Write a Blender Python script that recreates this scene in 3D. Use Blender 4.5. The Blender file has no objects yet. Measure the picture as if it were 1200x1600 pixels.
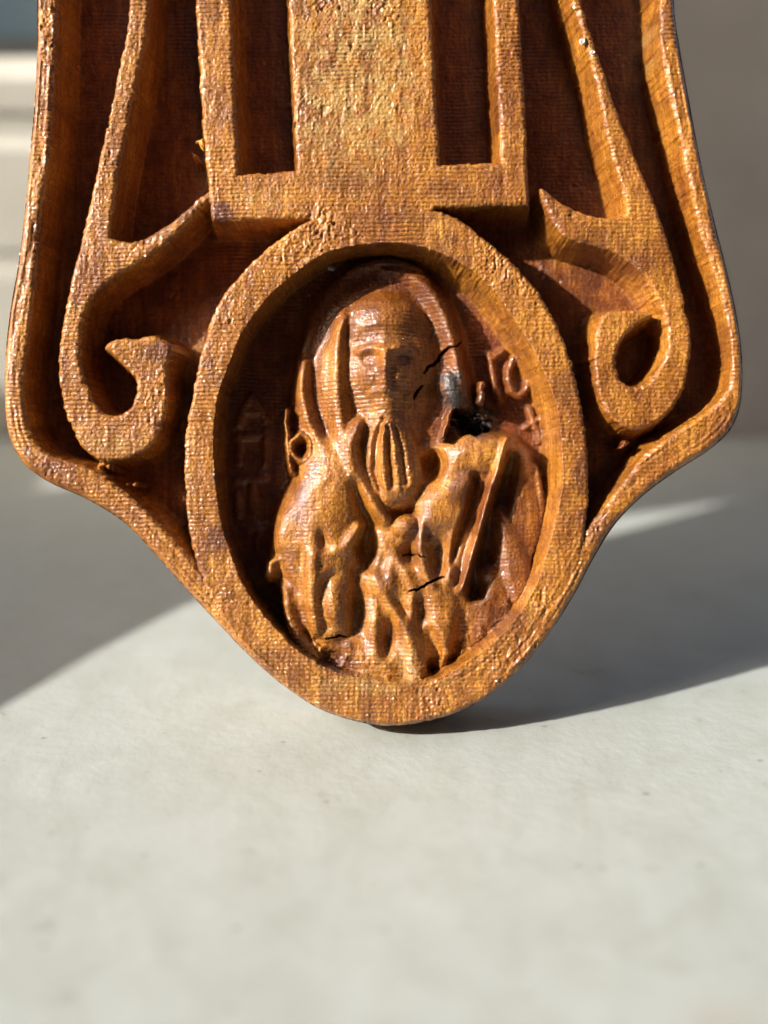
import bpy, math
import numpy as np
from mathutils import Vector

# ------------------------------------------------------------------ camera, sky, sun, exposure
scene = bpy.context.scene
COL = scene.collection
LEAN = math.radians(22)            # how far the plaque leans back
U = 1e-4                           # one drawing unit of the carving = 0.1 mm
LIFT = 0.0030                      # height of the plaque's front bottom edge above the sill
UPV = Vector((0, math.sin(LEAN), math.cos(LEAN)))      # "up" in the plaque's face
OUT = Vector((0, -math.cos(LEAN), math.sin(LEAN)))     # out of the plaque's face

cam_data = bpy.data.cameras.new("camera")
cam = bpy.data.objects.new("camera", cam_data)
COL.objects.link(cam)
scene.camera = cam
cam.location = Vector((0, 0, LIFT)) + UPV * (336 * U) + OUT * 0.18
cam.rotation_euler = (math.radians(90) - LEAN, 0, 0)
cam_data.sensor_fit = 'VERTICAL'
cam_data.sensor_height = 24
cam_data.lens = 27
cam_data.clip_start = 0.005
cam_data.clip_end = 200
cam_data.dof.use_dof = True
cam_data.dof.focus_distance = 0.1815
cam_data.dof.aperture_fstop = 3.5

SUN = Vector((-1.60, -0.665, 1.024)).normalized()        # towards the sun
world = bpy.data.worlds.new("World")
scene.world = world
world.use_nodes = True
wn = world.node_tree
sky = wn.nodes.new('ShaderNodeTexSky')
sky.sky_type = 'NISHITA'
sky.sun_disc = False
sky.sun_elevation = math.asin(SUN.z)
sky.sun_rotation = math.atan2(SUN.x, SUN.y)
sky.air_density = 0.8
sky.dust_density = 7.0
sky.ozone_density = 0.4
wn.links.new(sky.outputs[0], wn.nodes['Background'].inputs[0])
wn.nodes['Background'].inputs[1].default_value = 0.15

sl = bpy.data.lights.new("sun", 'SUN')
sl.energy = 5.0
sl.angle = math.radians(0.55)
sl.color = (1.0, 0.955, 0.90)
so = bpy.data.objects.new("sun", sl)
COL.objects.link(so)
so.rotation_euler = (-SUN).to_track_quat('-Z', 'Y').to_euler()

scene.view_settings.view_transform = 'Standard'
scene.view_settings.look = 'None'
scene.view_settings.exposure = 0.69
scene.view_settings.gamma = 1.0
scene.render.engine = 'CYCLES'
scene.cycles.max_bounces = 8
scene.cycles.use_denoising = True

# ------------------------------------------------------------------ node helpers
def new_mat(name):
    m = bpy.data.materials.new(name)
    m.use_nodes = True
    nt = m.node_tree
    return m, nt, nt.nodes['Principled BSDF']

def N(nt, kind, **kw):
    n = nt.nodes.new(kind)
    for k, v in kw.items():
        if k.startswith('i_'):
            key = k[2:]
            key = int(key) if key.isdigit() else key.replace('_', ' ')
            n.inputs[key].default_value = v
        else:
            setattr(n, k, v)
    return n

def ramp(nt, fac, stops, interp='LINEAR'):
    r = nt.nodes.new('ShaderNodeValToRGB')
    r.color_ramp.interpolation = interp
    el = r.color_ramp.elements
    while len(el) < len(stops):
        el.new(0.5)
    for e, (p, c) in zip(el, stops):
        e.position = p
        e.color = (*c, 1) if len(c) == 3 else c
    nt.links.new(fac, r.inputs[0])
    return r

def mapping(nt, scale, src='Object'):
    tc = nt.nodes.new('ShaderNodeTexCoord')
    mp = nt.nodes.new('ShaderNodeMapping')
    mp.inputs['Scale'].default_value = scale
    nt.links.new(tc.outputs[src], mp.inputs[0])
    return mp.outputs[0]

def noise(nt, vec, scale, detail=4, rough=0.55, dist=0.0):
    n = nt.nodes.new('ShaderNodeTexNoise')
    n.inputs['Scale'].default_value = scale
    n.inputs['Detail'].default_value = detail
    n.inputs['Roughness'].default_value = rough
    n.inputs['Distortion'].default_value = dist
    nt.links.new(vec, n.inputs['Vector'])
    return n.outputs[0]

def mix(nt, fac, a, b, mode='MIX'):
    m = nt.nodes.new('ShaderNodeMix')
    m.data_type = 'RGBA'
    m.blend_type = mode
    for sock, v in ((0, fac), (6, a), (7, b)):
        if isinstance(v, (int, float)):
            m.inputs[sock].default_value = v
        elif isinstance(v, tuple):
            m.inputs[sock].default_value = (*v, 1)
        else:
            nt.links.new(v, m.inputs[sock])
    return m.outputs[2]

def math_n(nt, op, a, b=None, c=None, clamp=False):
    m = nt.nodes.new('ShaderNodeMath')
    m.operation = op
    m.use_clamp = clamp
    for i, v in enumerate((a, b, c)):
        if v is None:
            continue
        if isinstance(v, (int, float)):
            m.inputs[i].default_value = v
        else:
            nt.links.new(v, m.inputs[i])
    return m.outputs[0]

# ------------------------------------------------------------------ materials
def wood_material():
    m, nt, bs = new_mat("varnished_wood")
    L = nt.links
    v = mapping(nt, (1000, 1000, 1000))                   # millimetres
    vg = mapping(nt, (1000, 130, 1000))                   # grain runs up the plaque
    g1 = noise(nt, vg, 0.55, 6, 0.65, 0.6)
    g2 = noise(nt, vg, 2.4, 4, 0.6)
    patch = noise(nt, v, 0.075, 5, 0.6, 0.8)
    patch2 = noise(nt, v, 0.28, 5, 0.65, 0.5)
    fine = noise(nt, v, 2.6, 4, 0.7)
    base = ramp(nt, g1, [(0.28, (0.24, 0.085, 0.010)), (0.47, (0.40, 0.167, 0.019)),
                         (0.62, (0.50, 0.225, 0.031)), (0.78, (0.60, 0.33, 0.050))]).outputs[0]
    f2 = ramp(nt, g2, [(0.35, (0.62, 0.50, 0.42)), (0.6, (1.10, 1.10, 1.08))]).outputs[0]
    c = mix(nt, 0.85, base, f2, 'MULTIPLY')
    redf = ramp(nt, patch2, [(0.50, (0, 0, 0)), (0.68, (1, 1, 1))]).outputs[0]
    c = mix(nt, math_n(nt, 'MULTIPLY', redf, 0.45), c, (0.22, 0.058, 0.010))
    tone = ramp(nt, patch, [(0.36, (0.62, 0.47, 0.36)), (0.60, (1.10, 1.08, 1.1))]).outputs[0]
    c = mix(nt, 0.8, c, tone, 'MULTIPLY')
    speck = ramp(nt, fine, [(0.32, (0.34, 0.25, 0.20)), (0.47, (1, 1, 1)), (0.66, (1.35, 1.35, 1.3))]).outputs[0]
    c = mix(nt, 0.8, c, speck, 'MULTIPLY')
    rowt = noise(nt, mapping(nt, (160, 1000, 1000)), 2.3, 3, 0.6)
    c = mix(nt, 0.4, c, ramp(nt, rowt, [(0.36, (0.66, 0.56, 0.48)), (0.56, (1.08, 1.08, 1.08))]).outputs[0], 'MULTIPLY')
    at = N(nt, 'ShaderNodeAttribute', attribute_name='wear')
    sep = N(nt, 'ShaderNodeSeparateColor')
    L.new(at.outputs['Color'], sep.inputs[0])
    c = mix(nt, sep.outputs[0], c, (0.115, 0.030, 0.008))                 # dark resin stains
    palec = ramp(nt, fine, [(0.35, (0.38, 0.24, 0.075)), (0.6, (0.62, 0.42, 0.13))]).outputs[0]
    c = mix(nt, math_n(nt, 'MULTIPLY', sep.outputs[2], 0.75), c, palec)   # dry pale wood, plus painted sunlit patches
    charc = ramp(nt, fine, [(0.40, (0.012, 0.010, 0.010)), (0.66, (0.075, 0.070, 0.070))]).outputs[0]
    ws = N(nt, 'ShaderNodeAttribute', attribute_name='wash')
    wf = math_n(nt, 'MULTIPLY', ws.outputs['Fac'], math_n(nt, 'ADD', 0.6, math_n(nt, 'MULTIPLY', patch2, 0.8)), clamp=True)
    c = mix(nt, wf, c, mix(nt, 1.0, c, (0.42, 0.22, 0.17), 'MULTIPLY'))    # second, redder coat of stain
    c = mix(nt, sep.outputs[1], c, charc)                                  # black knot
    L.new(c, bs.inputs['Base Color'])
    rgh = ramp(nt, patch2, [(0.3, (0.38,) * 3), (0.65, (0.55,) * 3)]).outputs[0]
    rgh = mix(nt, sep.outputs[2], rgh, (0.62, 0.62, 0.62))
    L.new(rgh, bs.inputs['Roughness'])
    bs.inputs['Specular IOR Level'].default_value = 0.35
    bs.inputs['Coat Weight'].default_value = 1.0
    bs.inputs['Coat Roughness'].default_value = 0.08
    bs.inputs['Coat IOR'].default_value = 1.5
    # fine relief: fibres, cutter chatter, varnish grit
    n1 = noise(nt, v, 3.2, 3, 0.65)
    n2 = noise(nt, mapping(nt, (1000, 260, 1000)), 2.6, 3, 0.6)
    n3 = noise(nt, mapping(nt, (260, 1000, 1000)), 1.6, 2, 0.6)
    s = math_n(nt, 'ADD', math_n(nt, 'MULTIPLY', n1, 0.9), math_n(nt, 'MULTIPLY', n2, 0.7))
    s = math_n(nt, 'ADD', s, math_n(nt, 'MULTIPLY', n3, 0.5))
    bp = N(nt, 'ShaderNodeBump', i_Strength=0.8, i_Distance=0.0002)
    L.new(s, bp.inputs['Height'])
    L.new(bp.outputs[0], bs.inputs['Normal'])
    # beads of dried varnish catch the sun
    vo = nt.nodes.new('ShaderNodeTexVoronoi')
    vo.inputs['Scale'].default_value = 1.35
    wv = N(nt, 'ShaderNodeVectorMath', operation='ADD')
    wob = nt.nodes.new('ShaderNodeTexNoise')
    wob.inputs['Scale'].default_value = 1.9
    L.new(v, wob.inputs['Vector'])
    L.new(v, wv.inputs[0])
    L.new(wob.outputs['Color'], wv.inputs[1])
    L.new(wv.outputs[0], vo.inputs['Vector'])
    q = math_n(nt, 'DIVIDE', vo.outputs['Distance'], 0.34)
    q = math_n(nt, 'SUBTRACT', 1.0, math_n(nt, 'MULTIPLY', q, q), clamp=True)
    msk = ramp(nt, noise(nt, v, 0.42, 3, 0.6), [(0.47, (0, 0, 0)), (0.58, (1, 1, 1))]).outputs[0]
    cb = N(nt, 'ShaderNodeBump', i_Strength=1.0, i_Distance=0.00016)
    L.new(math_n(nt, 'MULTIPLY', q, msk), cb.inputs['Height'])
    fb = N(nt, 'ShaderNodeBump', i_Strength=0.8, i_Distance=0.00013)
    L.new(n1, fb.inputs['Height'])
    L.new(fb.outputs[0], cb.inputs['Normal'])
    L.new(cb.outputs[0], bs.inputs['Coat Normal'])
    return m

def sill_material():
    m, nt, bs = new_mat("painted_sill")
    L = nt.links
    v = mapping(nt, (1000, 1000, 1000))
    big = noise(nt, v, 0.022, 5, 0.6, 0.4)
    mid = noise(nt, v, 0.11, 5, 0.65, 0.6)
    smu = noise(nt, mapping(nt, (420, 1000, 1000)), 0.16, 4, 0.6)
    c = ramp(nt, big, [(0.32, (0.36, 0.383, 0.352)), (0.68, (0.40, 0.425, 0.395))]).outputs[0]
    c = mix(nt, 0.7, c, ramp(nt, mid, [(0.34, (0.88, 0.87, 0.83)), (0.60, (1.02, 1.02, 1.02))]).outputs[0], 'MULTIPLY')
    c = mix(nt, 0.8, c, ramp(nt, smu, [(0.27, (0.72, 0.70, 0.63)), (0.37, (1, 1, 1))]).outputs[0], 'MULTIPLY')
    vo = nt.nodes.new('ShaderNodeTexVoronoi')
    vo.inputs['Scale'].default_value = 0.16
    vo.inputs['Randomness'].default_value = 1.0
    wob = noise(nt, v, 0.5, 2)
    L.new(mapping(nt, (700, 1000, 1000)), vo.inputs['Vector'])
    d = math_n(nt, 'ADD', vo.outputs['Distance'], math_n(nt, 'MULTIPLY', wob, 0.10))
    sp = ramp(nt, d, [(0.085, (0.52, 0.49, 0.42)), (0.13, (1, 1, 1))]).outputs[0]
    c = mix(nt, 0.65, c, sp, 'MULTIPLY')
    for sc_, thr, seed in ((0.55, 0.075, 3.1), (0.9, 0.05, 7.7)):
        v2 = nt.nodes.new('ShaderNodeTexVoronoi')
        v2.inputs['Scale'].default_value = sc_
        mp2 = nt.nodes.new('ShaderNodeMapping')
        mp2.inputs['Location'].default_value = (seed, seed * 2, 0)
        mp2.inputs['Rotation'].default_value = (0, 0, 0.35)
        mp2.inputs['Scale'].default_value = (0.45, 1, 1)
        L.new(v, mp2.inputs[0])
        L.new(mp2.outputs[0], v2.inputs['Vector'])
        dd = math_n(nt, 'ADD', v2.outputs['Distance'], math_n(nt, 'MULTIPLY', mid, 0.22))
        fl = ramp(nt, dd, [(thr + .075, (0.60, 0.57, 0.50)), (thr + .12, (1, 1, 1))]).outputs[0]
        c = mix(nt, 0.75, c, fl, 'MULTIPLY')
    at = N(nt, 'ShaderNodeAttribute', attribute_name='wear')
    sep = N(nt, 'ShaderNodeSeparateColor')
    L.new(at.outputs['Color'], sep.inputs[0])
    c = mix(nt, sep.outputs[0], c, (0.36, 0.34, 0.28))
    L.new(c, bs.inputs['Base Color'])
    L.new(ramp(nt, mid, [(0.3, (0.36,) * 3), (0.7, (0.52,) * 3)]).outputs[0], bs.inputs['Roughness'])
    bs.inputs['Specular IOR Level'].default_value = 0.4
    bp = N(nt, 'ShaderNodeBump', i_Strength=0.35, i_Distance=0.0004)
    L.new(noise(nt, v, 0.35, 5, 0.6), bp.inputs['Height'])
    L.new(bp.outputs[0], bs.inputs['Normal'])
    return m

def plain_material(name, lo, hi, rough=0.6, scale=0.05, bump=0.2):
    m, nt, bs = new_mat(name)
    v = mapping(nt, (1000, 1000, 1000))
    n = noise(nt, v, scale, 5, 0.6, 0.3)
    c = ramp(nt, n, [(0.3, lo), (0.7, hi)]).outputs[0]
    nt.links.new(c, bs.inputs['Base Color'])
    bs.inputs['Roughness'].default_value = rough
    bp = N(nt, 'ShaderNodeBump', i_Strength=bump, i_Distance=0.0006)
    nt.links.new(noise(nt, v, scale * 8, 4, 0.6), bp.inputs['Height'])
    nt.links.new(bp.outputs[0], bs.inputs['Normal'])
    return m

WOOD = wood_material()
SILL = sill_material()
WALL = plain_material("taupe_plaster", (0.41, 0.385, 0.36), (0.48, 0.455, 0.43), 0.8)
FRAME = plain_material("cream_window_paint", (0.45, 0.435, 0.375), (0.52, 0.505, 0.44), 0.45)
UNSEEN_ROOM = plain_material("brown_unseen_paint", (0.07, 0.052, 0.04), (0.09, 0.068, 0.05), 0.85)  # dark colour of the added, unseen enclosure
SEAL = plain_material("dark_rubber", (0.03, 0.032, 0.03), (0.05, 0.05, 0.045), 0.6)
GLASS = plain_material("window_glass", (0.075, 0.105, 0.125), (0.095, 0.13, 0.15), 0.12, bump=0.0)
RESIN = plain_material("pale_chip", (0.55, 0.50, 0.38), (0.75, 0.72, 0.62), 0.4, 2.0)
RAW = plain_material("raw_splinter", (0.62, 0.27, 0.03), (0.75, 0.38, 0.06), 0.55, 2.0)

# ------------------------------------------------------------------ plain mesh helpers
def link(name, me, mat, parent=None):
    o = bpy.data.objects.new(name, me)
    COL.objects.link(o)
    if mat:
        me.materials.append(mat)
    if parent:
        o.parent = parent
    return o

def box(name, lo, hi, mat, parent=None, bevel=0.0):
    import bmesh
    bm = bmesh.new()
    bmesh.ops.create_cube(bm, size=1)
    for v in bm.verts:
        v.co = Vector([lo[i] + (v.co[i] + .5) * (hi[i] - lo[i]) for i in range(3)])
    if bevel:
        bmesh.ops.bevel(bm, geom=bm.edges[:] + bm.verts[:], offset=bevel, segments=3, affect='EDGES', profile=0.5)
    me = bpy.data.meshes.new(name)
    bm.to_mesh(me)
    bm.free()
    return link(name, me, mat, parent)

def prism(name, prof, x0, x1, mat, parent=None):
    """profile of (y, z) points extruded along x"""
    n = len(prof)
    vs = [(x0, y, z) for y, z in prof] + [(x1, y, z) for y, z in prof]
    fs = [(i, (i + 1) % n, n + (i + 1) % n, n + i) for i in range(n)]
    fs += [tuple(range(n))[::-1], tuple(range(n, 2 * n))]
    me = bpy.data.meshes.new(name)
    me.from_pydata(vs, [], fs)
    return link(name, me, mat, parent)

# ------------------------------------------------------------------ the setting
def build_sill():
    xs = np.linspace(-0.245, 0.395, 641)
    ys = np.linspace(-0.080, 0.153, 234)
    X, Y = np.meshgrid(xs, ys)
    Z = np.zeros_like(X)
    nx, ny = len(xs), len(ys)
    wear = np.zeros((ny, nx))
    def blob(x, y, rx, ry, a):
        nonlocal wear
        wear = np.maximum(wear, a * np.exp(-(((X - x) / rx) ** 2 + ((Y - y) / ry) ** 2)))
    blob(0.0385, -0.0565, 0.0045, 0.004, .55)       # smudge at the right
    blob(0.029, -0.016, 0.0009, 0.004, .40)
    blob(-0.0015, -0.033, 0.0006, 0.0006, .7)
    blob(-0.022, -0.005, 0.010, 0.003, .15)
    co = np.stack([X, Y, Z], -1).reshape(-1, 3)
    i = np.arange(nx * ny).reshape(ny, nx)
    q = np.stack([i[:-1, :-1], i[:-1, 1:], i[1:, 1:], i[1:, :-1]], -1).reshape(-1, 4)
    # slab underneath: front and side edges
    base = len(co)
    c4 = np.array([[xs[0], ys[0], -.03], [xs[-1], ys[0], -.03], [xs[-1], ys[-1], -.03], [xs[0], ys[-1], -.03]])
    co = np.vstack([co, c4])
    extra = [list(i[0, ::-1]) + [base, base + 1], list(i[:, 0]) + [base + 3, base],
             list(i[::-1, -1]) + [base + 1, base + 2], [base + 3, base + 2, base + 1, base]]
    me = bpy.data.meshes.new("window_sill")
    me.from_pydata(co.tolist(), [], q.tolist() + extra)
    a = me.attributes.new("wear", 'FLOAT_COLOR', 'POINT')
    w = np.zeros((len(co), 4), np.float32)
    w[:base, 0] = wear.ravel()
    w[:, 3] = 1
    a.data.foreach_set('color', w.ravel())
    o = link("window_sill", me, SILL)
    o['kind'] = 'structure'
build_sill()

w = box("wall", (-0.035, 0.155, -0.03), (0.399, 0.26, 0.135), WALL)
w['kind'] = 'structure'
for nm, lo, hi in (("sky_block_wall", (-0.45, -0.42, -0.8), (0.45, -0.35, 0.62)),  # unseen walls and top, added to keep sky light off the carving
                   ("sky_block_side", (0.40, -0.349, -0.8), (0.45, -0.06, 0.62)),
                   ("sky_block_top", (-0.42, -0.42, 0.621), (0.45, -0.10, 0.66)),
                   ("sky_block_left_low", (-0.48, -0.42, -0.8), (-0.452, 0.02, 0.235)),
                   ("sky_block_left_high", (-0.48, -0.42, 0.56), (-0.452, 0.02, 0.66)),
                   ("sky_block_left_end", (-0.48, -0.42, 0.2351), (-0.452, -0.29, 0.5599)),
                   ("floor", (-0.60, -0.90, -0.86), (0.80, 0.30, -0.801))):
    r = box(nm, lo, hi, UNSEEN_ROOM)
    r['kind'] = 'structure'
# corner of the wall on the sun side; it stands outside the picture and shades the back of the sill
def build_corner():
    pts = [(-0.020, 0.75), (-0.020, 0.275), (-0.036, 0.258), (-0.036, 0.236), (-0.0345, 0.213), (-0.032, 0.195), (-0.034, 0.165),
           (-0.038, 0.136), (-0.053, 0.1265), (-0.068, 0.119), (-0.13, 0.088), (-0.23, 0.04), (-0.30, 0.0), (0.030, 0.0), (0.030, 0.75)]
    n = len(pts)
    vs = [(-0.28, y, z) for y, z in pts] + [(-0.25, y, z) for y, z in pts]
    me = bpy.data.meshes.new("wall")
    me.from_pydata(vs, [], [(i, (i + 1) % n, n + (i + 1) % n, n + i) for i in range(n)] +
                   [tuple(range(n))[::-1], tuple(range(n, 2 * n))])
    o = link("wall_corner", me, WALL)
    o['kind'] = 'structure'
build_corner()

def build_window():
    e = bpy.data.objects.new("window", None)
    COL.objects.link(e)
    e.location = (-0.2, 0.155, 0)
    e['label'] = "cream painted window with a stepped bottom rail, blurred behind the left edge of the carving"
    e['category'] = "window"
    x0, x1 = -0.25, 0.163
    prism("bottom_rail", [(0.03, 0.0), (0.0, 0.0), (0.0, 0.044), (0.0008, 0.0475), (0.0008, 0.050), (0.0, 0.0515),
                          (0.0, 0.077), (0.0015, 0.080), (0.0015, 0.0845), (0.0005, 0.0865), (0.0005, 0.094),
                          (0.010, 0.099), (0.03, 0.099)], x0, x1, FRAME, e)
    box("seal", (x0, 0.011, 0.0992), (0.118, 0.016, 0.1035), SEAL, e)
    box("pane", (x0, 0.014, 0.1037), (0.119, 0.019, 0.15), GLASS, e)
    box("side_seal", (0.1192, 0.010, 0.1037), (0.1240, 0.018, 0.15), SEAL, e, 0.001)
    box("side_rail", (0.1245, 0.002, 0.0992), (0.163, 0.03, 0.15), FRAME, e, 0.0015)
build_window()

# ------------------------------------------------------------------ the carving: drawn in 0.1 mm units,
# x to the right, y downwards, height 0 = front face
rng = np.random.RandomState(7)
STEP = 1.35
xs = np.arange(-8, 1176, STEP, dtype=np.float32)
ys = np.concatenate([np.arange(-330, -24, 4.0), np.arange(-24, 1146, STEP)]).astype(np.float32)
GX, GY = np.meshgrid(xs, ys)
NY, NX = GX.shape

def catmull(pts, closed=True, n=6):
    P = np.array(pts, float)
    m = len(P)
    out = []
    rngi = range(m) if closed else range(m - 1)
    for i in rngi:
        if closed:
            p0, p1, p2, p3 = P[(i - 1) % m], P[i], P[(i + 1) % m], P[(i + 2) % m]
        else:
            p0, p1, p2, p3 = P[max(i - 1, 0)], P[i], P[i + 1], P[min(i + 2, m - 1)]
        for k in range(n):
            t = k / n
            out.append(0.5 * ((2 * p1) + (-p0 + p2) * t + (2 * p0 - 5 * p1 + 4 * p2 - p3) * t * t
                              + (-p0 + 3 * p1 - 3 * p2 + p3) * t ** 3))
    if not closed:
        out.append(P[-1])
    return np.array(out, np.float32)

def lattice(x, y, seed):
    """smooth value noise, cell size 1"""
    r = np.random.RandomState(seed)
    T = r.rand(256, 256).astype(np.float32)
    xi = np.floor(x).astype(np.int32)
    yi = np.floor(y).astype(np.int32)
    fx = x - xi
    fy = y - yi
    fx = fx * fx * (3 - 2 * fx)
    fy = fy * fy * (3 - 2 * fy)
    a = T[yi & 255, xi & 255]
    b = T[yi & 255, (xi + 1) & 255]
    c = T[(yi + 1) & 255, xi & 255]
    d = T[(yi + 1) & 255, (xi + 1) & 255]
    return (a * (1 - fx) + b * fx) * (1 - fy) + (c * (1 - fx) + d * fx) * fy - 0.5

def fbm(x, y, s, seed, oct=3):
    v = 0
    a = 1
    for k in range(oct):
        v = v + a * lattice(x / s * 2 ** k, y / s * 2 ** k, seed + k)
        a *= 0.5
    return v

# cutter rows make every inner edge a little ragged
ROW = 6.6
rowi = np.floor(GY / ROW)
rag = lattice(rowi * 0.93 + 3, GX / 60, 11) * 3.6 * (0.35 + np.clip(fbm(GX, GY, 60, 21) + .35, 0, 1))
WX = GX + rag + fbm(GX, GY, 70, 31) * 1.6 + fbm(GX, GY, 6, 37, 2) * 2.2
WY = GY + fbm(GX, GY, 70, 41) * 1.6 + fbm(GX, GY, 6, 47, 2) * 2.2

def sdf(poly, X=None, Y=None, margin=60):
    """signed distance, positive inside; -margin far away"""
    X = WX if X is None else X
    Y = WY if Y is None else Y
    P = np.asarray(poly, np.float32)
    out = np.full(X.shape, -float(margin), np.float32)
    x0, x1 = P[:, 0].min() - margin, P[:, 0].max() + margin
    y0, y1 = P[:, 1].min() - margin, P[:, 1].max() + margin
    i0, i1 = np.searchsorted(ys, [y0 - 8, y1 + 8])
    j0, j1 = np.searchsorted(xs, [x0 - 8, x1 + 8])
    if i1 <= i0 or j1 <= j0:
        return out
    x = X[i0:i1, j0:j1]
    y = Y[i0:i1, j0:j1]
    d2 = np.full(x.shape, 1e12, np.float32)
    ins = np.zeros(x.shape, bool)
    Q = np.roll(P, -1, 0)
    for (ax, ay), (bx, by) in zip(P, Q):
        dx, dy = bx - ax, by - ay
        L = dx * dx + dy * dy
        if L < 1e-9:
            continue
        t = np.clip(((x - ax) * dx + (y - ay) * dy) / L, 0, 1)
        d2 = np.minimum(d2, (x - ax - t * dx) ** 2 + (y - ay - t * dy) ** 2)
        if ay != by:
            c = (ay > y) != (by > y)
            xi = (y - ay) * (dx / dy) + ax
            ins ^= c & (x < xi)
    d = np.sqrt(d2)
    out[i0:i1, j0:j1] = np.where(ins, d, -d)
    return out

OUTLINE = catmull([(48, -360), (52, -150), (54, -40), (55, 60), (51, 150), (44, 230), (36, 320), (26, 405), (13, 480), (5, 555),
    (4, 620), (10, 676), (32, 722), (75, 754), (135, 781), (193, 818), (242, 868), (290, 922), (340, 976), (390, 1028), (442, 1073),
    (500, 1110), (560, 1130), (612, 1136), (668, 1129), (722, 1112), (772, 1083), (820, 1040), (862, 988), (900, 928),
    (932, 868), (966, 816), (1010, 772), (1062, 734), (1112, 702), (1146, 668), (1161, 625), (1163, 560), (1155, 495),
    (1140, 425), (1120, 345), (1099, 255), (1080, 155), (1064, 65), (1056, 0), (1052, -150), (1050, -360)], n=10)
RIM_IN = catmull([(92, -420), (90, -150), (88, 0), (85, 100), (76, 240), (62, 350), (53, 450), (41, 542), (37, 620), (46, 673),
    (69, 706), (100, 719), (137, 730), (172, 751), (206, 778), (240, 810), (275, 845), (306, 880), (400, 1000), (600, 1060), (800, 1000),
    (905, 850), (919, 826), (946, 791), (970, 760), (989, 735), (1012, 705), (1062, 671), (1102, 645), (1130, 619), (1143, 586), (1143, 543),
    (1133, 481), (1110, 408), (1090, 345), (1068, 240), (1048, 150), (1034, 83), (1030, 0), (1026, -150), (1022, -420)], n=5)
SCROLL_L = catmull([(214, -420), (206, -150), (201, 0), (196, 50), (182, 117), (167, 193), (153, 250), (142, 300), (127, 370), (117, 405), (105, 463), (95, 515),
    (90, 570), (94, 611), (106, 659), (121, 690), (142, 712), (168, 721), (198, 717), (227, 704), (246, 680), (258, 645),
    (262, 611), (260, 575), (268, 548), (262, 534), (238, 523), (213, 529), (190, 528), (162, 541), (185, 563), (207, 587), (212, 611),
    (203, 635), (185, 648), (163, 644), (144, 621), (130, 587), (125, 556), (128, 510), (138, 477), (158, 450), (185, 426), (220, 406),
    (254, 383), (288, 352), (316, 322), (326, 316), (332, 309), (326, 298), (312, 306), (283, 333), (240, 362), (210, 376), (178, 372), (172, 362), (180, 293),
    (196, 215), (213, 127), (226, 67), (233, 0), (238, -150), (244, -420)], n=5)
SCROLL_R = catmull([(868, -420), (874, -150), (884, -40), (893, 0), (915, 67), (933, 133), (950, 213), (968, 275), (980, 322), (972, 335), (950, 339),
    (915, 333), (880, 316), (858, 298), (846, 292), (849, 312), (862, 342), (880, 368), (905, 378), (945, 388), (985, 408),
    (1012, 436), (1030, 468), (1042, 505), (1044, 540), (1032, 572), (1012, 596), (988, 602), (970, 588), (964, 565),
    (967, 545), (979, 523), (998, 506), (1022, 492), (1000, 486), (968, 484), (944, 490), (932, 513), (929, 551),
    (932, 600), (944, 636), (960, 656), (983, 670), (1012, 667), (1043, 650), (1066, 618), (1078, 578), (1081, 535),
    (1076, 493), (1063, 435), (1043, 365), (1012, 283), (980, 207), (948, 118), (915, 20), (905, -40), (896, -150), (890, -420)], n=5)
FRAME_OUT = [(296, -420), (305, 0), (316, 200), (330, 346), (486, 341), (492, 372), (690, 372), (680, 325), (828, 321), (820, 150), (811, 0), (802, -420)]
HOLE_L = [(350, -420), (361, 0), (367, 135), (373, 271), (463, 266), (456, 130), (451, 0), (440, -420)]
HOLE_R = [(662, -420), (673, 0), (681, 130), (688, 256), (782, 252), (777, 130), (770, 0), (760, -420)]
PANEL = [(440, -420), (451, 0), (463, 264), (688, 256), (673, 0), (662, -420)]
OVAL_OUT = catmull([(600, 322), (690, 330), (750, 367), (802, 412), (850, 470), (885, 540), (906, 620), (918, 700), (920, 780),
    (912, 850), (895, 925), (862, 988), (820, 1040), (772, 1083), (722, 1112), (668, 1129), (612, 1136), (560, 1130), (500, 1110),
    (442, 1073), (390, 1028), (345, 965), (312, 895), (296, 830), (288, 750), (290, 680), (304, 595), (324, 515), (350, 462),
    (390, 413), (436, 374), (485, 343), (540, 325)], n=5)
OVAL_IN = catmull([(600, 380), (640, 383), (680, 393), (722, 414), (758, 440), (790, 480), (824, 530), (849, 581), (866, 626), (875, 672),
    (878, 728), (876, 770), (866, 819), (854, 865), (836, 914), (812, 957), (778, 996), (740, 1027), (705, 1049), (670, 1064),
    (630, 1066), (585, 1062), (545, 1055), (513, 1045), (487, 1031), (460, 1011), (428, 978), (399, 942), (375, 900), (358, 855), (345, 812),
    (337, 753), (334, 690), (340, 627), (357, 573), (377, 525), (399, 491), (433, 451), (466, 424), (503, 400), (545, 386)], n=5)

FLOOR = -94.0
MED = -86.0
s_out = sdf(OUTLINE, GX, GY, 400)
s_rimin = sdf(RIM_IN, margin=400)
s_rim = np.minimum(s_out, -s_rimin)
s_sl = sdf(SCROLL_L)
s_sr = sdf(SCROLL_R)
s_fr = np.minimum(sdf(FRAME_OUT), -np.maximum(sdf(HOLE_L), sdf(HOLE_R)))
s_pan = sdf(PANEL)
s_oo = sdf(OVAL_OUT, margin=200)
s_oi = sdf(OVAL_IN, GX + (WX - rag - GX) * .8, WY, margin=400)
s_oval = np.minimum(s_oo, -s_oi)

def plate(s, top, floor, ramp_w=11, rnd=7, drop=5.0):
    t = np.clip(1 + s / ramp_w, 0, 1)
    h = floor + (top - floor) * t
    r = np.clip(1 - np.clip(s, 0, None) / rnd, 0, 1)
    return np.where(s > -ramp_w, h - drop * r * r * np.clip(t, 0, 1), floor)

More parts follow.
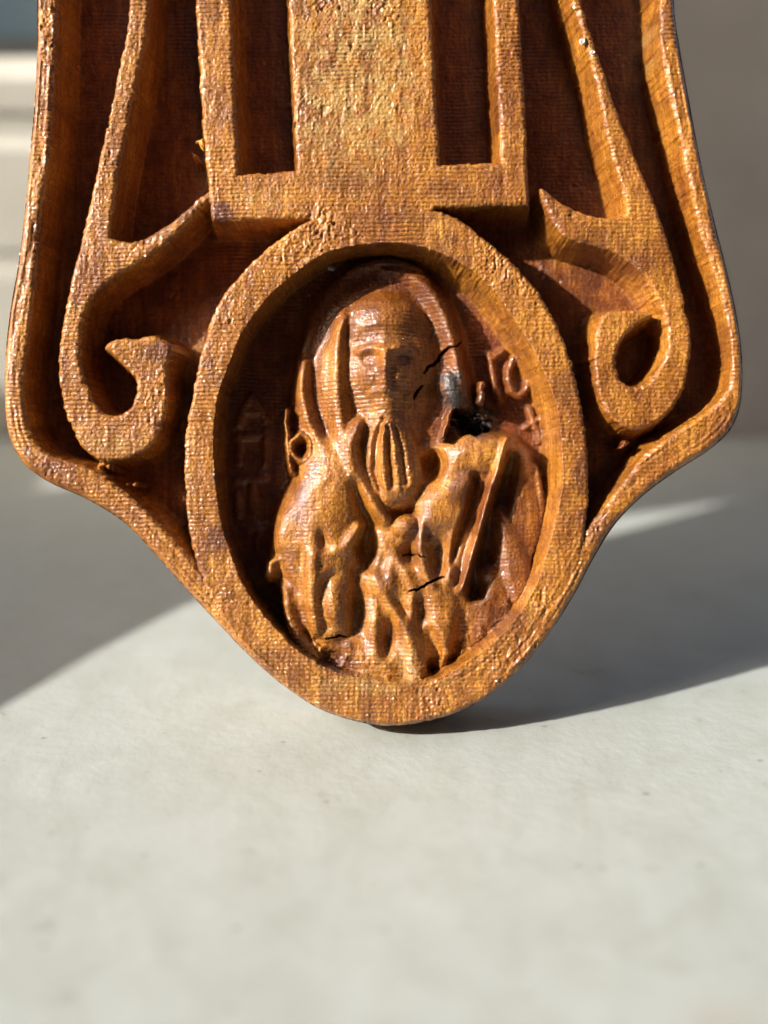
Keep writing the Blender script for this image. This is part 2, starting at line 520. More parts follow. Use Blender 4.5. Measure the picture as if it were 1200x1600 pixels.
H = np.full(GX.shape, FLOOR, np.float32)
LAB = np.zeros(GX.shape, np.int32)       # 0 = recessed ground
NAMES = {0: 'recessed_ground'}
def put(name, h, mask):
    """lay a feature over the height map"""
    global H, LAB
    k = len(NAMES)
    NAMES[k] = name
    up = mask & (h > H)
    LAB = np.where(up, k, LAB)
    H = np.where(up, h, H)
    return k

far = fbm(GX, GY, 120, 51)
put('scroll', plate(s_sl, -3 + 5 * far, FLOOR), s_sl > -11)
put('scroll', plate(s_sr, -4 + 5 * far, FLOOR, 14), s_sr > -14)
put('border_rim', plate(s_rim, -1 + 4 * far, FLOOR, 13, 8, 5), s_rim > -13)
put('inner_frame', plate(s_fr, 0 + 2 * far, FLOOR, 10), s_fr > -10)
k_pan = put('centre_panel', plate(s_pan, -3 + 2 * far, FLOOR, 9), (s_pan > -9) & (s_fr < -.5))
# oval frame: outside falls to the ground, inside to the medallion
ov_top = 1 + 3 * far
ov = np.where(s_oi > -25, ov_top, ov_top)
ho = plate(s_oo, ov_top, FLOOR, 10)
put('oval_frame', ho, (s_oo > -10) & (s_oi < 0))
ins = s_oi > 0
tw = np.clip(s_oi / (4 + 20 / (1 + np.exp(-(GX - 640) / 50))), 0, 1)
wallh = ov_top - 3 * np.clip(1 - np.abs(s_oi) / 5, 0, 1) ** 2 + (MED - ov_top) * (1 - (1 - tw) ** 1.5)
k_oval = len(NAMES) - 1
H = np.where(ins, wallh, H)
LAB = np.where(ins & (tw < 1), k_oval, LAB)
k_med = len(NAMES)
NAMES[k_med] = 'medallion'
LAB = np.where(ins & (tw >= 1), k_med, LAB)

# ---- figure inside the medallion
CX, CY = 600.0, 800.0
def pc(p, z=-42):
    """point seen at picture position p on a surface lying z below the face"""
    k = 1 - z / 1800.0
    return (CX + (p[0] - CX) * k, CY + (p[1] - CY) * k)
def pcs(pts, z=-42):
    return [pc(p, z) for p in pts]

mi0, mi1 = np.searchsorted(ys, [360, 1090])
mj0, mj1 = np.searchsorted(xs, [320, 890])
SL = (slice(mi0, mi1), slice(mj0, mj1))
fx = WX[SL]
fy = WY[SL] 
h = H[SL].copy()
lab = LAB[SL].copy()
inside = ins[SL] 

def seg_dist(pts, wid=None):
    """distance to a polyline and the half width interpolated along it"""
    d2 = np.full(fx.shape, 1e9, np.float32)
    wv = np.ones(fx.shape, np.float32)
    for k in range(len(pts) - 1):
        (ax, ay), (bx, by) = pts[k], pts[k + 1]
        dx, dy = bx - ax, by - ay
        L = dx * dx + dy * dy + 1e-6
        t = np.clip(((fx - ax) * dx + (fy - ay) * dy) / L, 0, 1)
        dd = (fx - ax - t * dx) ** 2 + (fy - ay - t * dy) ** 2
        if wid is not None:
            wv = np.where(dd < d2, wid[k] + (wid[k + 1] - wid[k]) * t, wv)
        d2 = np.minimum(d2, dd)
    return np.sqrt(d2), wv

def smax(a, b, k):
    if k <= 0:
        return np.maximum(a, b)
    t = np.clip(0.5 + 0.5 * (a - b) / k, 0, 1)
    return b + (a - b) * t + k * t * (1 - t)

CUR = None
def new_part(name):
    global CUR
    CUR = len(NAMES)
    NAMES[CUR] = name
def lay(hh, mask, k=3):
    global h, lab
    m = mask & inside
    won = m & (hh > h - 0.5)
    nh = smax(h, hh, k)
    h = np.where(m, nh, h)
    lab = np.where(won, CUR, lab)
def dome(c, r, base, height, rot=0, p=0.6, k=4, z=-42, cone=False):
    cx, cy = pc(c, z)
    a = math.radians(rot)
    X = (fx - cx) * math.cos(a) + (fy - cy) * math.sin(a)
    Y = -(fx - cx) * math.sin(a) + (fy - cy) * math.cos(a)
    d = (X / r[0]) ** 2 + (Y / r[1]) ** 2
    if cone:
        lay(base + height * (1 - np.sqrt(np.clip(d, 0, 1) + .02)), d < 1, k)
        return
    lay(base + height * np.clip(1 - d, 0, 1) ** p, d < 1, k)
def stroke(pts, w, base, height, z=-42, k=3, smooth=True, p=0.55):
    pts = pcs(pts, z)
    ws = list(w) if hasattr(w, '__len__') else [w] * len(pts)
    if smooth and len(pts) > 2:
        n = 5
        tt = np.linspace(0, len(ws) - 1, (len(pts) - 1) * n + 1)
        ws = np.interp(tt, range(len(ws)), ws)
        pts = catmull(pts, False, n)
    d, wv = seg_dist(pts, ws)
    q = np.clip(1 - (d / wv) ** 2, 0, 1)
    lay(base + height * q ** p, d < wv, k)
def add_stroke(pts, w, amt, z=-42, smooth=True):
    """raise (or cut, when negative) along a line without changing which part it belongs to"""
    global h
    pts = pcs(pts, z)
    ws = list(w) if hasattr(w, '__len__') else [w] * len(pts)
    if smooth and len(pts) > 2:
        tt = np.linspace(0, len(ws) - 1, (len(pts) - 1) * 5 + 1)
        ws = np.interp(tt, range(len(ws)), ws)
        pts = catmull(pts, False, 5)
    d, wv = seg_dist(pts, ws)
    q = np.clip(1 - (d / wv) ** 2, 0, 1)
    h = np.where(inside, h + amt * q * q * (3 - 2 * q), h)
def add_dome(c, r, amt, rot=0, z=-42):
    global h
    cx, cy = pc(c, z)
    a = math.radians(rot)
    X = (fx - cx) * math.cos(a) + (fy - cy) * math.sin(a)
    Y = -(fx - cx) * math.sin(a) + (fy - cy) * math.cos(a)
    q = np.clip(1 - (X / r[0]) ** 2 - (Y / r[1]) ** 2, 0, 1)
    h = np.where(inside, h + amt * q * q * (3 - 2 * q), h)
def poly(pts, top, base=None, ramp_w=8, z=-42, rnd=6, drop=3, k=3):
    global fx, fy
    P = catmull(pcs(pts, z), True, 4)
    s = sdf(P, margin=40)[SL]
    base = MED if base is None else base
    lay(plate(s, top, base, ramp_w, rnd, drop), s > -ramp_w, k)
    return s

# halo behind the head
new_part('halo')
poly([(612, 405), (655, 420), (688, 455), (712, 515), (728, 580), (742, 650), (748, 720), (600, 760), (462, 740), (460, 660), (462, 590),
      (478, 515), (510, 455), (558, 415)], -54, ramp_w=6, z=-62)
add_stroke([(478, 640), (482, 560), (512, 485), (560, 445), (612, 432), (650, 450), (678, 500), (695, 560)], 20, -9, z=-62)
add_stroke([(600, 424), (645, 436), (680, 475), (704, 535), (722, 610)], [5, 11, 17, 18, 12], 20, z=-58)
# veil folds left of the head
new_part('veil')
stroke([(477, 560), (471, 600), (479, 648), (496, 688), (516, 712)], [3, 7, 9, 12, 18], -66, 40, z=-45, p=.9)
poly([(512, 540), (540, 520), (552, 620), (548, 700), (524, 700), (508, 640), (500, 585)], -42, base=-62, ramp_w=7, z=-45)
stroke([(540, 490), (528, 530), (527, 600), (531, 650), (538, 700)], [6, 10, 13, 15, 20], -50, 29, z=-30, p=.9, k=12)
add_stroke([(490, 560), (494, 620), (512, 680)], [5, 6, 5], -8, z=-45)

# robe and shoulders: broad soft masses first, then folds
def blur(a, sig):
    r = int(3 * sig / STEP) + 1
    k = np.exp(-0.5 * (np.arange(-r, r + 1) * STEP / sig) ** 2)
    k /= k.sum()
    p = np.pad(a, r, mode='edge')
    p = sum(w * p[:, i:i + a.shape[1]] for i, w in enumerate(k))
    return sum(w * p[i:i + a.shape[0], :] for i, w in enumerate(k)).astype(np.float32)
def soften(sig):
    """round off the figure but leave the walls around it alone"""
    global h
    b = blur(h, sig)
    wgt = np.clip((s_oi[SL] - 24) / 10, 0, 1)
    h = h * (1 - wgt) + b * wgt
new_part('robe')
poly([(560, 680), (520, 704), (478, 742), (446, 786), (432, 840), (434, 880), (444, 925), (458, 985), (486, 1022), (520, 1044), (600, 1060),
      (690, 1052), (745, 1016), (790, 960), (822, 900), (842, 820), (832, 745), (806, 694), (750, 684), (690, 700)], -46, ramp_w=12, rnd=16, drop=6)
dome((520, 770), (62, 92), -48, 42, 14, p=.8, k=14)
dome((500, 850), (62, 110), -50, 42, 0, p=.6, k=14)
dome((455, 830), (26, 50), -56, 38, 8, p=.6, k=6)
dome((505, 930), (52, 100), -50, 40, -6, p=.6, k=14)
dome((520, 1000), (50, 60), -50, 22, -6, p=.8, k=14)
dome((745, 712), (66, 40), -46, 34, -8, p=.7, k=12)
dome((700, 790), (50, 90), -48, 30, 12, p=.7, k=14)
dome((684, 900), (50, 90), -48, 26, 5, p=.7, k=14)
dome((610, 930), (60, 120), -52, 28, 0, p=.7, k=14)
dome((600, 1035), (70, 44), -52, 30, 0, p=.7, k=12)
dome((690, 985), (34, 66), -50, 34, 10, p=.7, k=8)
dome((765, 950), (46, 60), -60, 22, 10, p=.7, k=8)
soften(4.0)
# collar folds beside the beard
stroke([(560, 660), (548, 700), (552, 740), (580, 785), (602, 812)], [10, 14, 15, 15, 11], -24, 20, k=6, p=.9, z=-20)
add_stroke([(553, 752), (564, 790), (577, 822)], [6, 12, 12], -30)
add_stroke([(560, 826), (572, 852), (574, 885)], [14, 22, 14], -34)
# left sleeve, cuff and hand
add_stroke([(503, 832), (507, 850), (520, 858)], [6, 9, 5], -24)
stroke([(562, 822), (546, 846), (526, 860), (504, 872)], [8, 12, 13, 10], -26, 20, k=5, p=.9)
add_stroke([(474, 860), (470, 905), (474, 960), (484, 1000)], [6, 9, 11, 6], -11)
add_stroke([(491, 862), (490, 915), (494, 985)], [9, 13, 10], 12)
add_stroke([(510, 985), (503, 950), (506, 915), (524, 896), (540, 908)], [5, 8, 8, 7, 4], -14)
add_dome((527, 945), (20, 42), 14, -5)
add_stroke([(553, 890), (560, 940), (552, 985)], [9, 15, 9], -16)
stroke([(446, 918), (456, 965), (474, 1006), (496, 1026)], [7, 12, 13, 9], -46, 26, k=4, p=.8)
add_stroke([(496, 1000), (520, 1004), (545, 996)], [8, 12, 8], -12)
add_dome((520, 1025), (24, 22), -12)
add_stroke([(442, 800), (436, 838), (440, 868)], [5, 7, 5], 7)
# middle
add_stroke([(578, 876), (592, 915), (616, 955)], [7, 11, 9], 15)
add_stroke([(622, 868), (636, 895), (648, 920)], [6, 10, 8], 14)
add_stroke([(600, 868), (593, 890)], [6, 8], -14)
add_dome((608, 905), (13, 26), 12)
add_stroke([(594, 930), (600, 960)], [6, 6], -10)
add_dome((642, 866), (24, 20), -30)
add_stroke([(620, 942), (634, 958)], [7, 9], -20)
add_dome((634, 826), (30, 22), 16)
add_stroke([(612, 800), (650, 800)], [10, 10], -22)
stroke([(588, 955), (584, 990), (588, 1030)], [8, 12, 12], -34, 16, k=5, p=.9)
add_stroke([(611, 966), (607, 1000), (603, 1022)], [7, 12, 7], -26)
stroke([(617, 950), (634, 984), (645, 1010), (650, 1062)], [7, 11, 17, 20], -34, 26, k=5, p=.8)
stroke([(647, 926), (642, 960), (643, 990)], [5, 6, 6], -34, 20, k=2, p=.8)
add_stroke([(657, 935), (660, 965)], [7, 8], -20)
add_stroke([(672, 985), (680, 1020), (676, 1045)], [8, 12, 10], -28)
add_stroke([(716, 960), (716, 1000), (706, 1030)], [6, 10, 10], -16)
soften(3.4)
# small worn folds all over the lower robe
low_w = np.clip((fy - 820) / 60, 0, 1) * (lab == CUR)
rg = 1 - 2 * np.abs(fbm(fx + .3 * fy, fy, 26, 151, 2))
h = h + low_w * 4 * (np.clip(rg, 0, 1) ** 2 - .45)
rg = 1 - 2 * np.abs(fbm(fx - .5 * fy, fy, 15, 157, 2))
h = h + low_w * 2.5 * (np.clip(rg, 0, 1) ** 2 - .45)
up_w = np.clip((840 - fy) / 60, 0, 1) * (lab == CUR)
rg = 1 - 2 * np.abs(fbm(fx + .6 * fy, fy * .4, 22, 161, 2))
h = h + up_w * 3 * (np.clip(rg, 0, 1) ** 2 - .45)
h = np.where(lab == CUR, -30 + (h + 30) * .74, h)
soften(2.4)
# right sleeve: a smooth leaf-shaped plane with dark edges
poly([(660, 786), (688, 758), (722, 742), (738, 746), (728, 784), (716, 816), (690, 826), (664, 822)], -14, base=-36, ramp_w=12, rnd=18, drop=9)
add_stroke([(742, 744), (733, 790), (716, 830), (706, 880)], [7, 9, 8, 5], -22)
stroke([(662, 815), (656, 850), (664, 890), (676, 914)], [7, 10, 11, 9], -30, 14, k=4, p=.9)
add_dome((684, 870), (20, 46), -14, 6)
add_stroke([(722, 800), (708, 850), (700, 905)], [8, 11, 10], 10)
add_dome((676, 728), (24, 32), -30, 14)
add_stroke([(800, 715), (790, 770), (765, 850), (742, 930)], [12, 17, 20, 14], -26)
stroke([(838, 730), (846, 790), (838, 850)], [7, 9, 7], -68, 20)
dome((765, 897), (20, 22), -62, 24, p=.8)
stroke([(742, 952), (776, 948), (784, 985)], [9, 12, 8], -58, 18, p=.9)
soften(1.8)

new_part('folded_cloth')
poly([(778, 808), (792, 812), (822, 862), (826, 905), (812, 940), (796, 935), (784, 880)], -34, base=-60, ramp_w=9, rnd=12, drop=7)
new_part('elbow')
dome((424, 892), (14, 24), -74, 42, 20, k=2)
stroke([(424, 880), (440, 874), (452, 870)], [9, 9, 8], -70, 36, k=2)

new_part('staff')
stroke([(789, 686), (772, 740), (754, 800), (737, 860), (719, 922)], [6, 7, 7, 7, 6.5], -42, 32, smooth=False, p=0.5)

# head
new_part('head')
dome((606, 566), (82, 118), -56, 66, 0, k=9, z=-15, cone=True)
dome((600, 504), (62, 54), -52, 38, 0, p=.8, k=9, z=-15)
dome((604, 610), (60, 104), -56, 60, 0, k=9, z=-15, cone=True)
dome((604, 668), (58, 84), -58, 58, 0, k=9, z=-15, cone=True)
add_stroke([(546, 536), (562, 512), (602, 502), (642, 512), (660, 540)], 8, 2.5, z=-15)       # edge of the hood
add_dome((578, 560), (18, 13), -10, z=-12)                                          # eye sockets
add_dome((627, 560), (18, 13), -10, z=-12)
add_dome((578, 561), (9, 5), 5, z=-12)
add_dome((627, 561), (9, 5), 5, z=-12)
add_stroke([(560, 548), (578, 541), (594, 547)], 6, 7, z=-12)
add_stroke([(610, 547), (627, 541), (645, 549)], 6, 5, z=-12)
add_stroke([(602, 545), (601, 575), (601, 594)], [6, 8, 12], 9, z=-8)             # nose
add_dome((574, 590), (18, 20), 6, z=-12)
add_dome((630, 590), (18, 20), 6, z=-12)
add_stroke([(580, 612), (602, 607), (624, 612)], 6, 5, z=-10)                      # moustache
add_stroke([(590, 622), (614, 622)], 4, -3, z=-10)
soften(1.5)
new_part('beard')
poly([(605, 638), (624, 656), (640, 690), (650, 730), (648, 765), (626, 786), (600, 784), (580, 750), (574, 705), (586, 662)],
     -14, base=-38, ramp_w=12, rnd=20, drop=11, z=-15)
add_stroke([(601, 652), (589, 690), (586, 735), (594, 765)], [3, 7, 8, 5], -12, z=-15)
add_stroke([(608, 655), (608, 700), (612, 760)], [2.5, 5, 5], -8, z=-15)
add_stroke([(614, 658), (628, 700), (634, 755)], [2.5, 5.5, 6], -8, z=-15)
add_stroke([(604, 655), (598, 700), (601, 765)], [3, 6, 5], 5, z=-15)
add_stroke([(611, 655), (618, 705), (622, 765)], [3, 5, 5], 4, z=-15)
soften(1.8)
new_part('clasp')
dome((634, 822), (24, 18), -30, 18, 0, p=.8)

# small lamp at the left shoulder
new_part('lamp')
stroke([(447, 640), (449, 676), (452, 716), (458, 738)], [4, 6, 7, 7], -74, 36, z=-50, k=1)
stroke([(470, 678), (485, 690), (486, 708), (474, 722), (460, 712), (456, 694), (468, 680)], 7.5, -70, 32, z=-50, k=1)
add_dome((470, 701), (10, 12), -16, z=-50)

# lettering: worn raised strokes
def letter(strokes, w=6, hgt=16):
    strokes = [[(p[0] + rng.uniform(-3, 3), p[1] + rng.uniform(-3, 3)) for p in s] for s in strokes]
    w, hgt = w + 2, hgt * (0.5 if strokes[0][0][0] < 600 else 0.85)
    new_part('letter')
    for s in strokes:
        stroke(s, w, MED - 2, hgt, z=-75, k=1, smooth=len(s) > 3, p=0.4)
letter([[(375, 660), (392, 618), (412, 655)], [(381, 645), (408, 645)]], 6, 20)
letter([[(372, 680), (372, 726)], [(372, 681), (400, 681)], [(412, 676), (412, 722)]], 5.5, 14)
letter([[(370, 752), (412, 748)], [(392, 750), (394, 800)], [(374, 775), (372, 806)]], 5.5, 14)
letter([[(388, 825), (420, 822)], [(402, 824), (404, 860)]], 5, 12)
letter([[(806, 562), (822, 576), (824, 600), (812, 618), (798, 606), (794, 580), (804, 563)]], 6, 20)
letter([[(768, 552), (772, 600), (776, 622)], [(770, 560), (784, 552)]], 5.5, 18)
letter([[(818, 742), (818, 822)], [(818, 745), (842, 742), (842, 775)]], 6, 20)
letter([[(828, 640), (846, 690)], [(826, 668), (846, 650)]], 5, 14)

soften(1.6)
# cracks, the black knot and its hollow
CHAR = np.zeros(GX.shape, np.float32)
char = CHAR[SL]
new_part('knot')
kx, ky = pc((739, 657))
ang = np.arctan2(fy - ky, fx - kx)
rr = np.hypot((fx - kx) / 40, (fy - ky) / 26) + lattice(ang * 2.2 + 9, rr0 := np.zeros_like(ang) + .3, 71) * .5
hole = np.clip((1.0 - rr) / 0.22, 0, 1)
dome((708, 607), (24, 40), -56, 22, -12, k=5, p=.9)
h = np.where(hole > 0, h * (1 - hole) + hole * (-74 + 24 * fbm(fx, fy, 13, 73) - 10 * (np.abs(np.sin(ang * 3.5 + fbm(fx, fy, 12, 74) * 3)) < .25)), h)
lab = np.where((hole > 0.2) & inside, CUR, lab)
stroke([(703, 642), (697, 664), (690, 686)], [6, 7, 6], -52, 36)
stroke([(752, 600), (752, 628)], [7, 7], -58, 20)
def darken(pts, w, amt):
    global char
    d, wv = seg_dist(pcs(pts), [w] * len(pts))
    char = np.maximum(char, amt * np.clip(1.5 * (1 - d / wv) + fbm(fx, fy, 9, 77) * .8, 0, 1))
darken([(738, 655), (745, 658)], 34, 1)
darken([(760, 640), (768, 655)], 18, .9)
darken([(706, 596), (712, 628)], 26, .95)
darken([(690, 600), (690, 600)], 14, .5)
for pts, w, dep in (([(722, 531), (712, 540), (698, 545), (684, 562), (672, 572), (661, 582)], [1.5, 2.5, 4, 5.5, 4.5, 2], 30),
                    ([(662, 604), (652, 612), (646, 624)], [2, 4, 2], 20),
                    ([(640, 921), (656, 918), (672, 910), (694, 902)], [2, 4, 4.5, 2], 30),
                    ([(630, 868), (645, 866), (662, 869)], [1.5, 2.5, 1.5], 18),
                    ([(508, 995), (520, 998), (532, 992), (540, 996)], [1.5, 3, 3, 1.5], 18)):
    P_ = catmull(pts, False, 3)
    jit = [(p[0] + rng.uniform(-1.5, 1.5), p[1] + rng.uniform(-1.5, 1.5)) for p in P_]
    w = [.5 * x for x in np.interp(np.linspace(0, 1, len(jit)), np.linspace(0, 1, len(w)), w)]
    add_stroke(jit, w, -dep, smooth=False)
    d, wv = seg_dist(pcs(jit), w)
    char = np.maximum(char, np.clip(1.1 - d / wv, 0, 1) * .8)
CHAR[SL] = char
H[SL] = np.where(inside & (s_oi[SL] > 1), np.maximum(h, -100), H[SL])
# near the inner wall keep the wall's own label
LAB[SL] = np.where(inside & (s_oi[SL] > 1), lab, LAB[SL])

# ---- cutter marks, fibres, chips over everything
amp = 0.55 + np.clip(fbm(GX, GY, 90, 81) * 1.6 + .2, 0, 1.1)
faceness = np.clip((H + 45) / 40, 0.62, 1)
rowp = GY + fbm(GX, GY, 40, 83) * 3.0
rows = np.abs(np.sin(np.pi * rowp / ROW)) - .6
colm = np.abs(np.sin(np.pi * (GX + fbm(GX, GY, 40, 85) * 3) / 8.4)) - .6
hatch = np.clip(fbm(GX, GY, 110, 87) * 2 + .35, 0, 1)
relief = 1.15 * rows * amp + 0.5 * colm * hatch * np.clip((GY - 960) / 80, 0, 1)
relief += 0.9 * lattice(GX / 6.0, GY / 34.0, 91) + 1.15 * lattice(GX / 3.0, GY / 4.2, 93) + 0.9 * lattice(GX / 14, GY / 22, 94)
torn = np.clip(fbm(GX, GY, 85, 97) * 2.6 - .55, 0, 1)
torn = np.maximum(torn, np.exp(-(((GX - 560) / 110) ** 2 + ((GY - 80) / 150) ** 2)) * .45)
torn = np.maximum(torn, np.exp(-(((GX - 800) / 60) ** 2 + ((GY - 1010) / 60) ** 2)) * .8)
relief += torn * (2.3 * lattice(GX / 6.0, GY / 9.0, 101) + 2.2 * lattice(GX / 3, GY / 3.6, 103))
smoothzone = np.exp(-(((GX - 700) / 45) ** 2 + ((GY - 790) / 45) ** 2)) * .8
relief *= (1 - smoothzone)
relief -= 7 * np.clip(lattice(GX / 9, GY / 14, 105) - .36, 0, 1) * 6 * torn
H = H + relief * faceness
# fibres at the rim follow its length
fib = np.exp(-np.clip(np.abs(s_rim - 12) / 14, 0, 9) ** 2)
H += fib * 2.6 * lattice(s_out / 4.0, GY / 60, 107) * (s_out > 0)
# tiny crumbs left in corners
for (x, y, r) in ((158, 722, 9), (166, 727, 7), (150, 728, 6), (192, 757, 4), (207, 757, 4), (983, 690, 6), (977, 697, 4), (300, 235, 5)):
    d = np.hypot(GX - x, GY - y) + 4 * fbm(GX, GY, 5, 111)
    H = np.where((d < r) & (s_out > 12), np.maximum(H, -22 - d * 1.5), H)
# outer edge is worn round
H -= 7 * np.clip(1 - s_out / 11, 0, 1) ** 2

# ---- wear colours and painted sunlight (stain, char, pale)
STAIN = np.zeros(GX.shape, np.float32)
nz = fbm(GX, GY, 16, 121)
def stain(x, y, rx, ry, a, rot=0):
    global STAIN
    r = math.radians(rot)
    X = (GX - x) * math.cos(r) + (GY - y) * math.sin(r)
    Y = -(GX - x) * math.sin(r) + (GY - y) * math.cos(r)
    d = np.sqrt((X / rx) ** 2 + (Y / ry) ** 2) + nz * .7
    STAIN = np.maximum(STAIN, min(1, a * 1.1) * np.clip((1.2 - d) / .6, 0, 1))
for s in ((340, 845, 17, 24, .8), (906, 738, 13, 30, .75), (880, 770, 9, 12, .4), (250, 548, 34, 18, .75), (325, 565, 20, 8, .5),
          (80, 730, 26, 16, .45), (1000, 410, 26, 14, .5), (1010, 395, 50, 24, .3), (560, 285, 70, 22, .45), (700, 300, 60, 16, .35), (485, 140, 16, 70, .35),
          (240, 360, 50, 10, .6, -30), (290, 330, 30, 9, .7, -35), (345, 335, 18, 18, .9), (510, 1085, 18, 40, .5), (530, 1035, 30, 26, .8),
          (700, 480, 40, 60, .25), (640, 520, 50, 40, .35), (660, 850, 30, 50, .6), (800, 860, 30, 60, .3), (760, 640, 40, 50, .5),
          (560, 500, 30, 50, .35), (575, 590, 30, 40, .4), (575, 710, 14, 50, .35), (450, 870, 18, 20, .4), (780, 830, 30, 14, .4), (720, 760, 14, 30, .7, 20),
          (1060, 640, 30, 9, .4, -30), (960, 735, 40, 9, .5, -45), (985, 592, 14, 16, .5), (1000, 620, 9, 9, .5), (930, 600, 8, 60, .4),
          (470, 985, 18, 24, .3), (700, 455, 60, 18, .35), (330, 20, 20, 14, .3), (350, 178, 18, 16, .3), (640, 335, 90, 16, .35),
          (1140, 520, 9, 60, .35), (780, 160, 6, 60, .5), (860, 330, 12, 30, .35, -30)):
    stain(*s)
# resin gathers at random too
STAIN = np.maximum(STAIN, np.clip(fbm(GX, GY * .7, 52, 131, 4) * 2.8 - .80, 0, .55))
PALE = np.zeros(GX.shape, np.float32)
def pale(x, y, rx, ry, a):
    global PALE
    d = np.sqrt(((GX - x) / rx) ** 2 + ((GY - y) / ry) ** 2) + nz * .6
    PALE = np.maximum(PALE, a * np.clip((1.2 - d) / .7, 0, 1))
pale(560, 110, 100, 150, .75)
pale(540, 200, 70, 60, .7)
pale(410, 310, 40, 20, .4)
pale(300, 540, 20, 26, .5)  # sunlit patch of ground, its brightness painted in
pale(1010, 60, 22, 60, .5)
pale(640, 1030, 50, 40, .4)
pale(180, 690, 50, 24, .3)
pale(575, 1070, 120, 20, .35)
pale(260, 780, 40, 12, .5)  # another sunlit patch painted lighter on the ground
PALE *= np.clip(.6 + 1.6 * fbm(GX, GY, 14, 141), .1, 1)

# the ground and the medallion were brushed with a darker, redder stain
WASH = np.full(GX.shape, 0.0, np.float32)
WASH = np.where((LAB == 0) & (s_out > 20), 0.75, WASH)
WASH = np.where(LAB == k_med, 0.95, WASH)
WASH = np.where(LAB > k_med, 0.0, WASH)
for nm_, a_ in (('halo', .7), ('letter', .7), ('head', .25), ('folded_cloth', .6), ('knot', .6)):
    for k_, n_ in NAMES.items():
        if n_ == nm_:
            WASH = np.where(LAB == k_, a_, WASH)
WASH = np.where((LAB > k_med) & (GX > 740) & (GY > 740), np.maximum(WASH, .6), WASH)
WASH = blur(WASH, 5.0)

# ---- turn the height map into one mesh per part
PX = GX.copy()
PY = GY.copy()
gy_, gx_ = np.gradient(s_out, ys, xs)
gl = np.hypot(gx_, gy_) + 1e-6
outm = (s_out < 0) & (s_out > -6)
PX = np.where(outm, GX - s_out * gx_ / gl, PX)
PY = np.where(outm, GY - s_out * gy_ / gl, PY)
Hs = np.where(s_out < 0, -11.0, H)
inside_v = s_out > 0
co = np.stack([(PX - 600) * U, (1136 - PY) * U, Hs * U], -1).reshape(-1, 3).astype(np.float32)
dhy, dhx = np.gradient(H, ys, xs)
nrm = np.stack([-dhx, dhy, np.ones_like(H)], -1)
nrm /= np.linalg.norm(nrm, axis=-1, keepdims=True)
nrm = nrm.reshape(-1, 3).astype(np.float32)
wear = np.stack([STAIN, CHAR, PALE, np.ones_like(PALE)], -1).reshape(-1, 4).astype(np.float32)
idx = np.arange(NX * NY).reshape(NY, NX)
quads = np.stack([idx[1:, :-1], idx[1:, 1:], idx[:-1, 1:], idx[:-1, :-1]], -1)
any_in = inside_v[1:, :-1] | inside_v[1:, 1:] | inside_v[:-1, 1:] | inside_v[:-1, :-1]
near = (s_out[1:, :-1] > -6) & (s_out[1:, 1:] > -6) & (s_out[:-1, 1:] > -6) & (s_out[:-1, :-1] > -6)
keep = any_in & near
qlab = LAB[1:, 1:]

plaque = bpy.data.objects.new("carved_plaque", None)
COL.objects.link(plaque)
plaque.location = (0, 0, LIFT)
plaque.rotation_euler = (math.radians(90) - LEAN, 0, 0)
plaque['label'] = "varnished brown carving with oval medallion of a bearded saint, on the sill"
plaque['category'] = "wood carving"

PART_LABEL = {'knot': "black hollow knot in the wood beside the saint's head",
              'centre_panel': "flat pale rough panel at the top",
              'staff': "thin straight staff slanting across the right arm"}
def part_mesh(k, name, parent):
    q = quads[keep & (qlab == k)]
    if len(q) < 3:
        return None
    used, inv = np.unique(q.ravel(), return_inverse=True)
    me = bpy.data.meshes.new(name)
    nv, nf = len(used), len(q)
    me.vertices.add(nv)
    me.vertices.foreach_set('co', co[used].ravel())
    me.loops.add(nf * 4)
    me.loops.foreach_set('vertex_index', inv.astype(np.int32).ravel())
    me.polygons.add(nf)
    me.polygons.foreach_set('loop_start', np.arange(0, nf * 4, 4, dtype=np.int32))
    me.update(calc_edges=True)
    me.polygons.foreach_set('use_smooth', np.ones(nf, bool))
    a = me.attributes.new("wear", 'FLOAT_COLOR', 'POINT')
    a.data.foreach_set('color', wear[used].ravel())
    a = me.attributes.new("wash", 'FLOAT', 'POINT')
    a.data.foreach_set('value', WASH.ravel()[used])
    me.normals_split_custom_set_from_vertices(nrm[used])
    o = link(name, me, WOOD, parent)
    if name in PART_LABEL:
        o['label'] = PART_LABEL[name]
    return o

medallion = part_mesh(k_med, 'medallion', plaque)
for k, name in NAMES.items():
    if k == k_med:
        continue
    part_mesh(k, name, medallion if k > k_med else plaque)

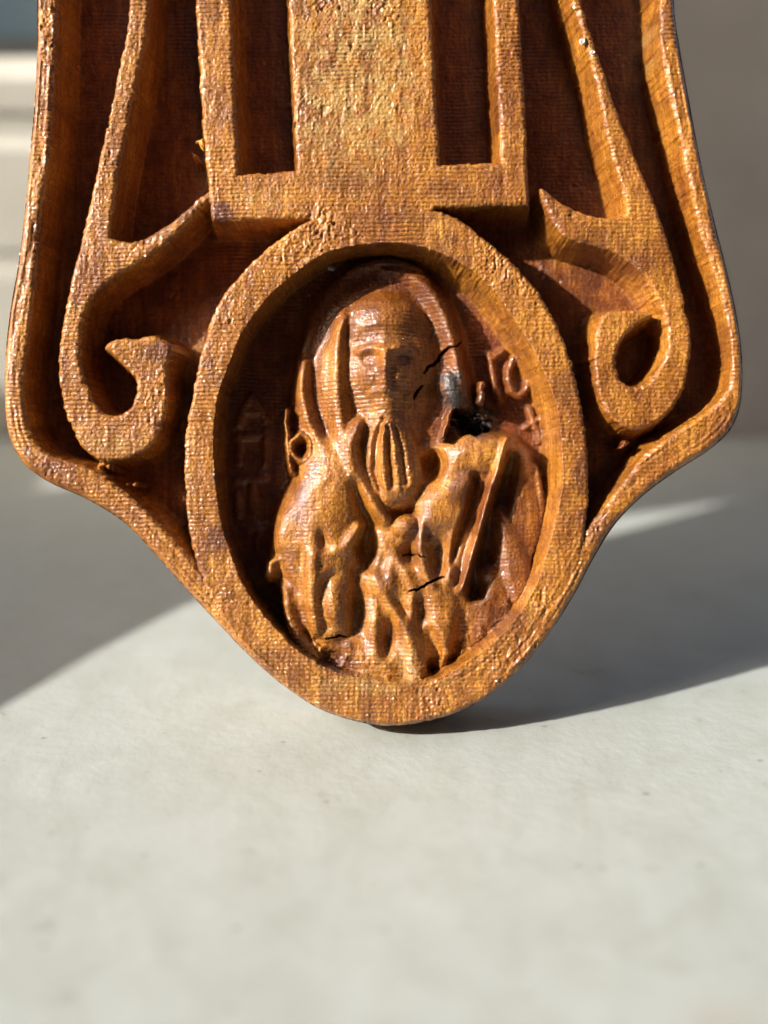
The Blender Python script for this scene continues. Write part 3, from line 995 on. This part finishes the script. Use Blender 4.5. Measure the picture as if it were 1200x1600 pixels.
# board behind: the outer edge and the back, a solid the relief lies on
def build_board():
    P = OUTLINE
    P = P[(P[:, 1] > -326)]
    # start the loop at the top left, closing across the top
    start = int(np.argmin(np.hypot(P[:, 0] - 48, P[:, 1] + 326)))
    P = np.roll(P, -start, 0)
    n = len(P)
    T = np.roll(P, -1, 0) - np.roll(P, 1, 0)
    T /= np.linalg.norm(T, axis=1, keepdims=True) + 1e-9
    Nn = np.stack([T[:, 1], -T[:, 0]], -1)       # outward or inward, fixed below
    c = P.mean(0)
    if ((P - c) * Nn).sum() < 0:
        Nn = -Nn
    rings = [(-7, -22), (-2.0, -15.5), (-.6, -14.5), (0, -17), (.4, -26), (.4, -50), (-1, -80), (-4, -100), (-9, -113), (-16, -120)]
    r = np.random.RandomState(3)
    wob = np.convolve(r.randn(n + 8), np.ones(5) / 5, 'same')[:n] * .8
    vs, fs = [], []
    for off, z in rings:
        for i in range(n):
            q = P[i] + Nn[i] * (off + wob[i] * (z < -20))
            vs.append(((q[0] - 600) * U, (1136 - q[1]) * U, z * U))
    for k in range(len(rings) - 1):
        for i in range(n):
            j = (i + 1) % n
            fs.append((k * n + i, k * n + j, (k + 1) * n + j, (k + 1) * n + i))
    fs.append(tuple(range((len(rings) - 1) * n, len(rings) * n)))
    me = bpy.data.meshes.new("backing_board")
    me.from_pydata(vs, [], fs)
    import bmesh
    bm = bmesh.new()
    bm.from_mesh(me)
    bmesh.ops.recalc_face_normals(bm, faces=bm.faces)
    bm.to_mesh(me)
    bm.free()
    me.polygons.foreach_set('use_smooth', [len(f) == 4 for f in fs])
    a = me.attributes.new("wear", 'FLOAT_COLOR', 'POINT')
    w = np.zeros((len(vs), 4), np.float32)
    w[:, 0] = .15
    w[:, 3] = 1
    a.data.foreach_set('color', w.ravel())
    link("backing_board", me, WOOD, plaque)
build_board()

def chip(name, x, y, z, sx, sy, sz, mat, seed, rot=0):
    """small irregular flake"""
    r = np.random.RandomState(seed)
    vs = []
    for a in range(7):
        t = a / 7 * 2 * math.pi
        k = r.uniform(.6, 1.1)
        vs.append((math.cos(t) * sx * k, math.sin(t) * sy * k, 0))
    top = [(v[0] * .6, v[1] * .6, sz * r.uniform(.6, 1.1)) for v in vs]
    vs = vs + top
    c, s = math.cos(rot), math.sin(rot)
    vs = [((x - 600 + v[0] * c - v[1] * s) * U, (1136 - y + v[0] * s + v[1] * c) * U, (z + v[2]) * U) for v in vs]
    fs = [(i, (i + 1) % 7, 7 + (i + 1) % 7, 7 + i) for i in range(7)] + [tuple(range(7, 14)), tuple(range(7))[::-1]]
    me = bpy.data.meshes.new(name)
    me.from_pydata(vs, [], fs)
    return link(name, me, mat, plaque)
chip("paint_chip", 911, 63, -6, 8, 9, 6, RESIN, 1)
chip("paint_chip", 927, 80, -6, 6, 6, 5, RESIN, 2)
chip("paint_chip", 514, 404, -74, 6, 5, 6, RESIN, 4)
chip("splinter", 314, 222, -14, 5, 12, 10, RAW, 5, .3)
chip("splinter", 308, 217, -16, 9, 3, 6, RAW, 6, .25)
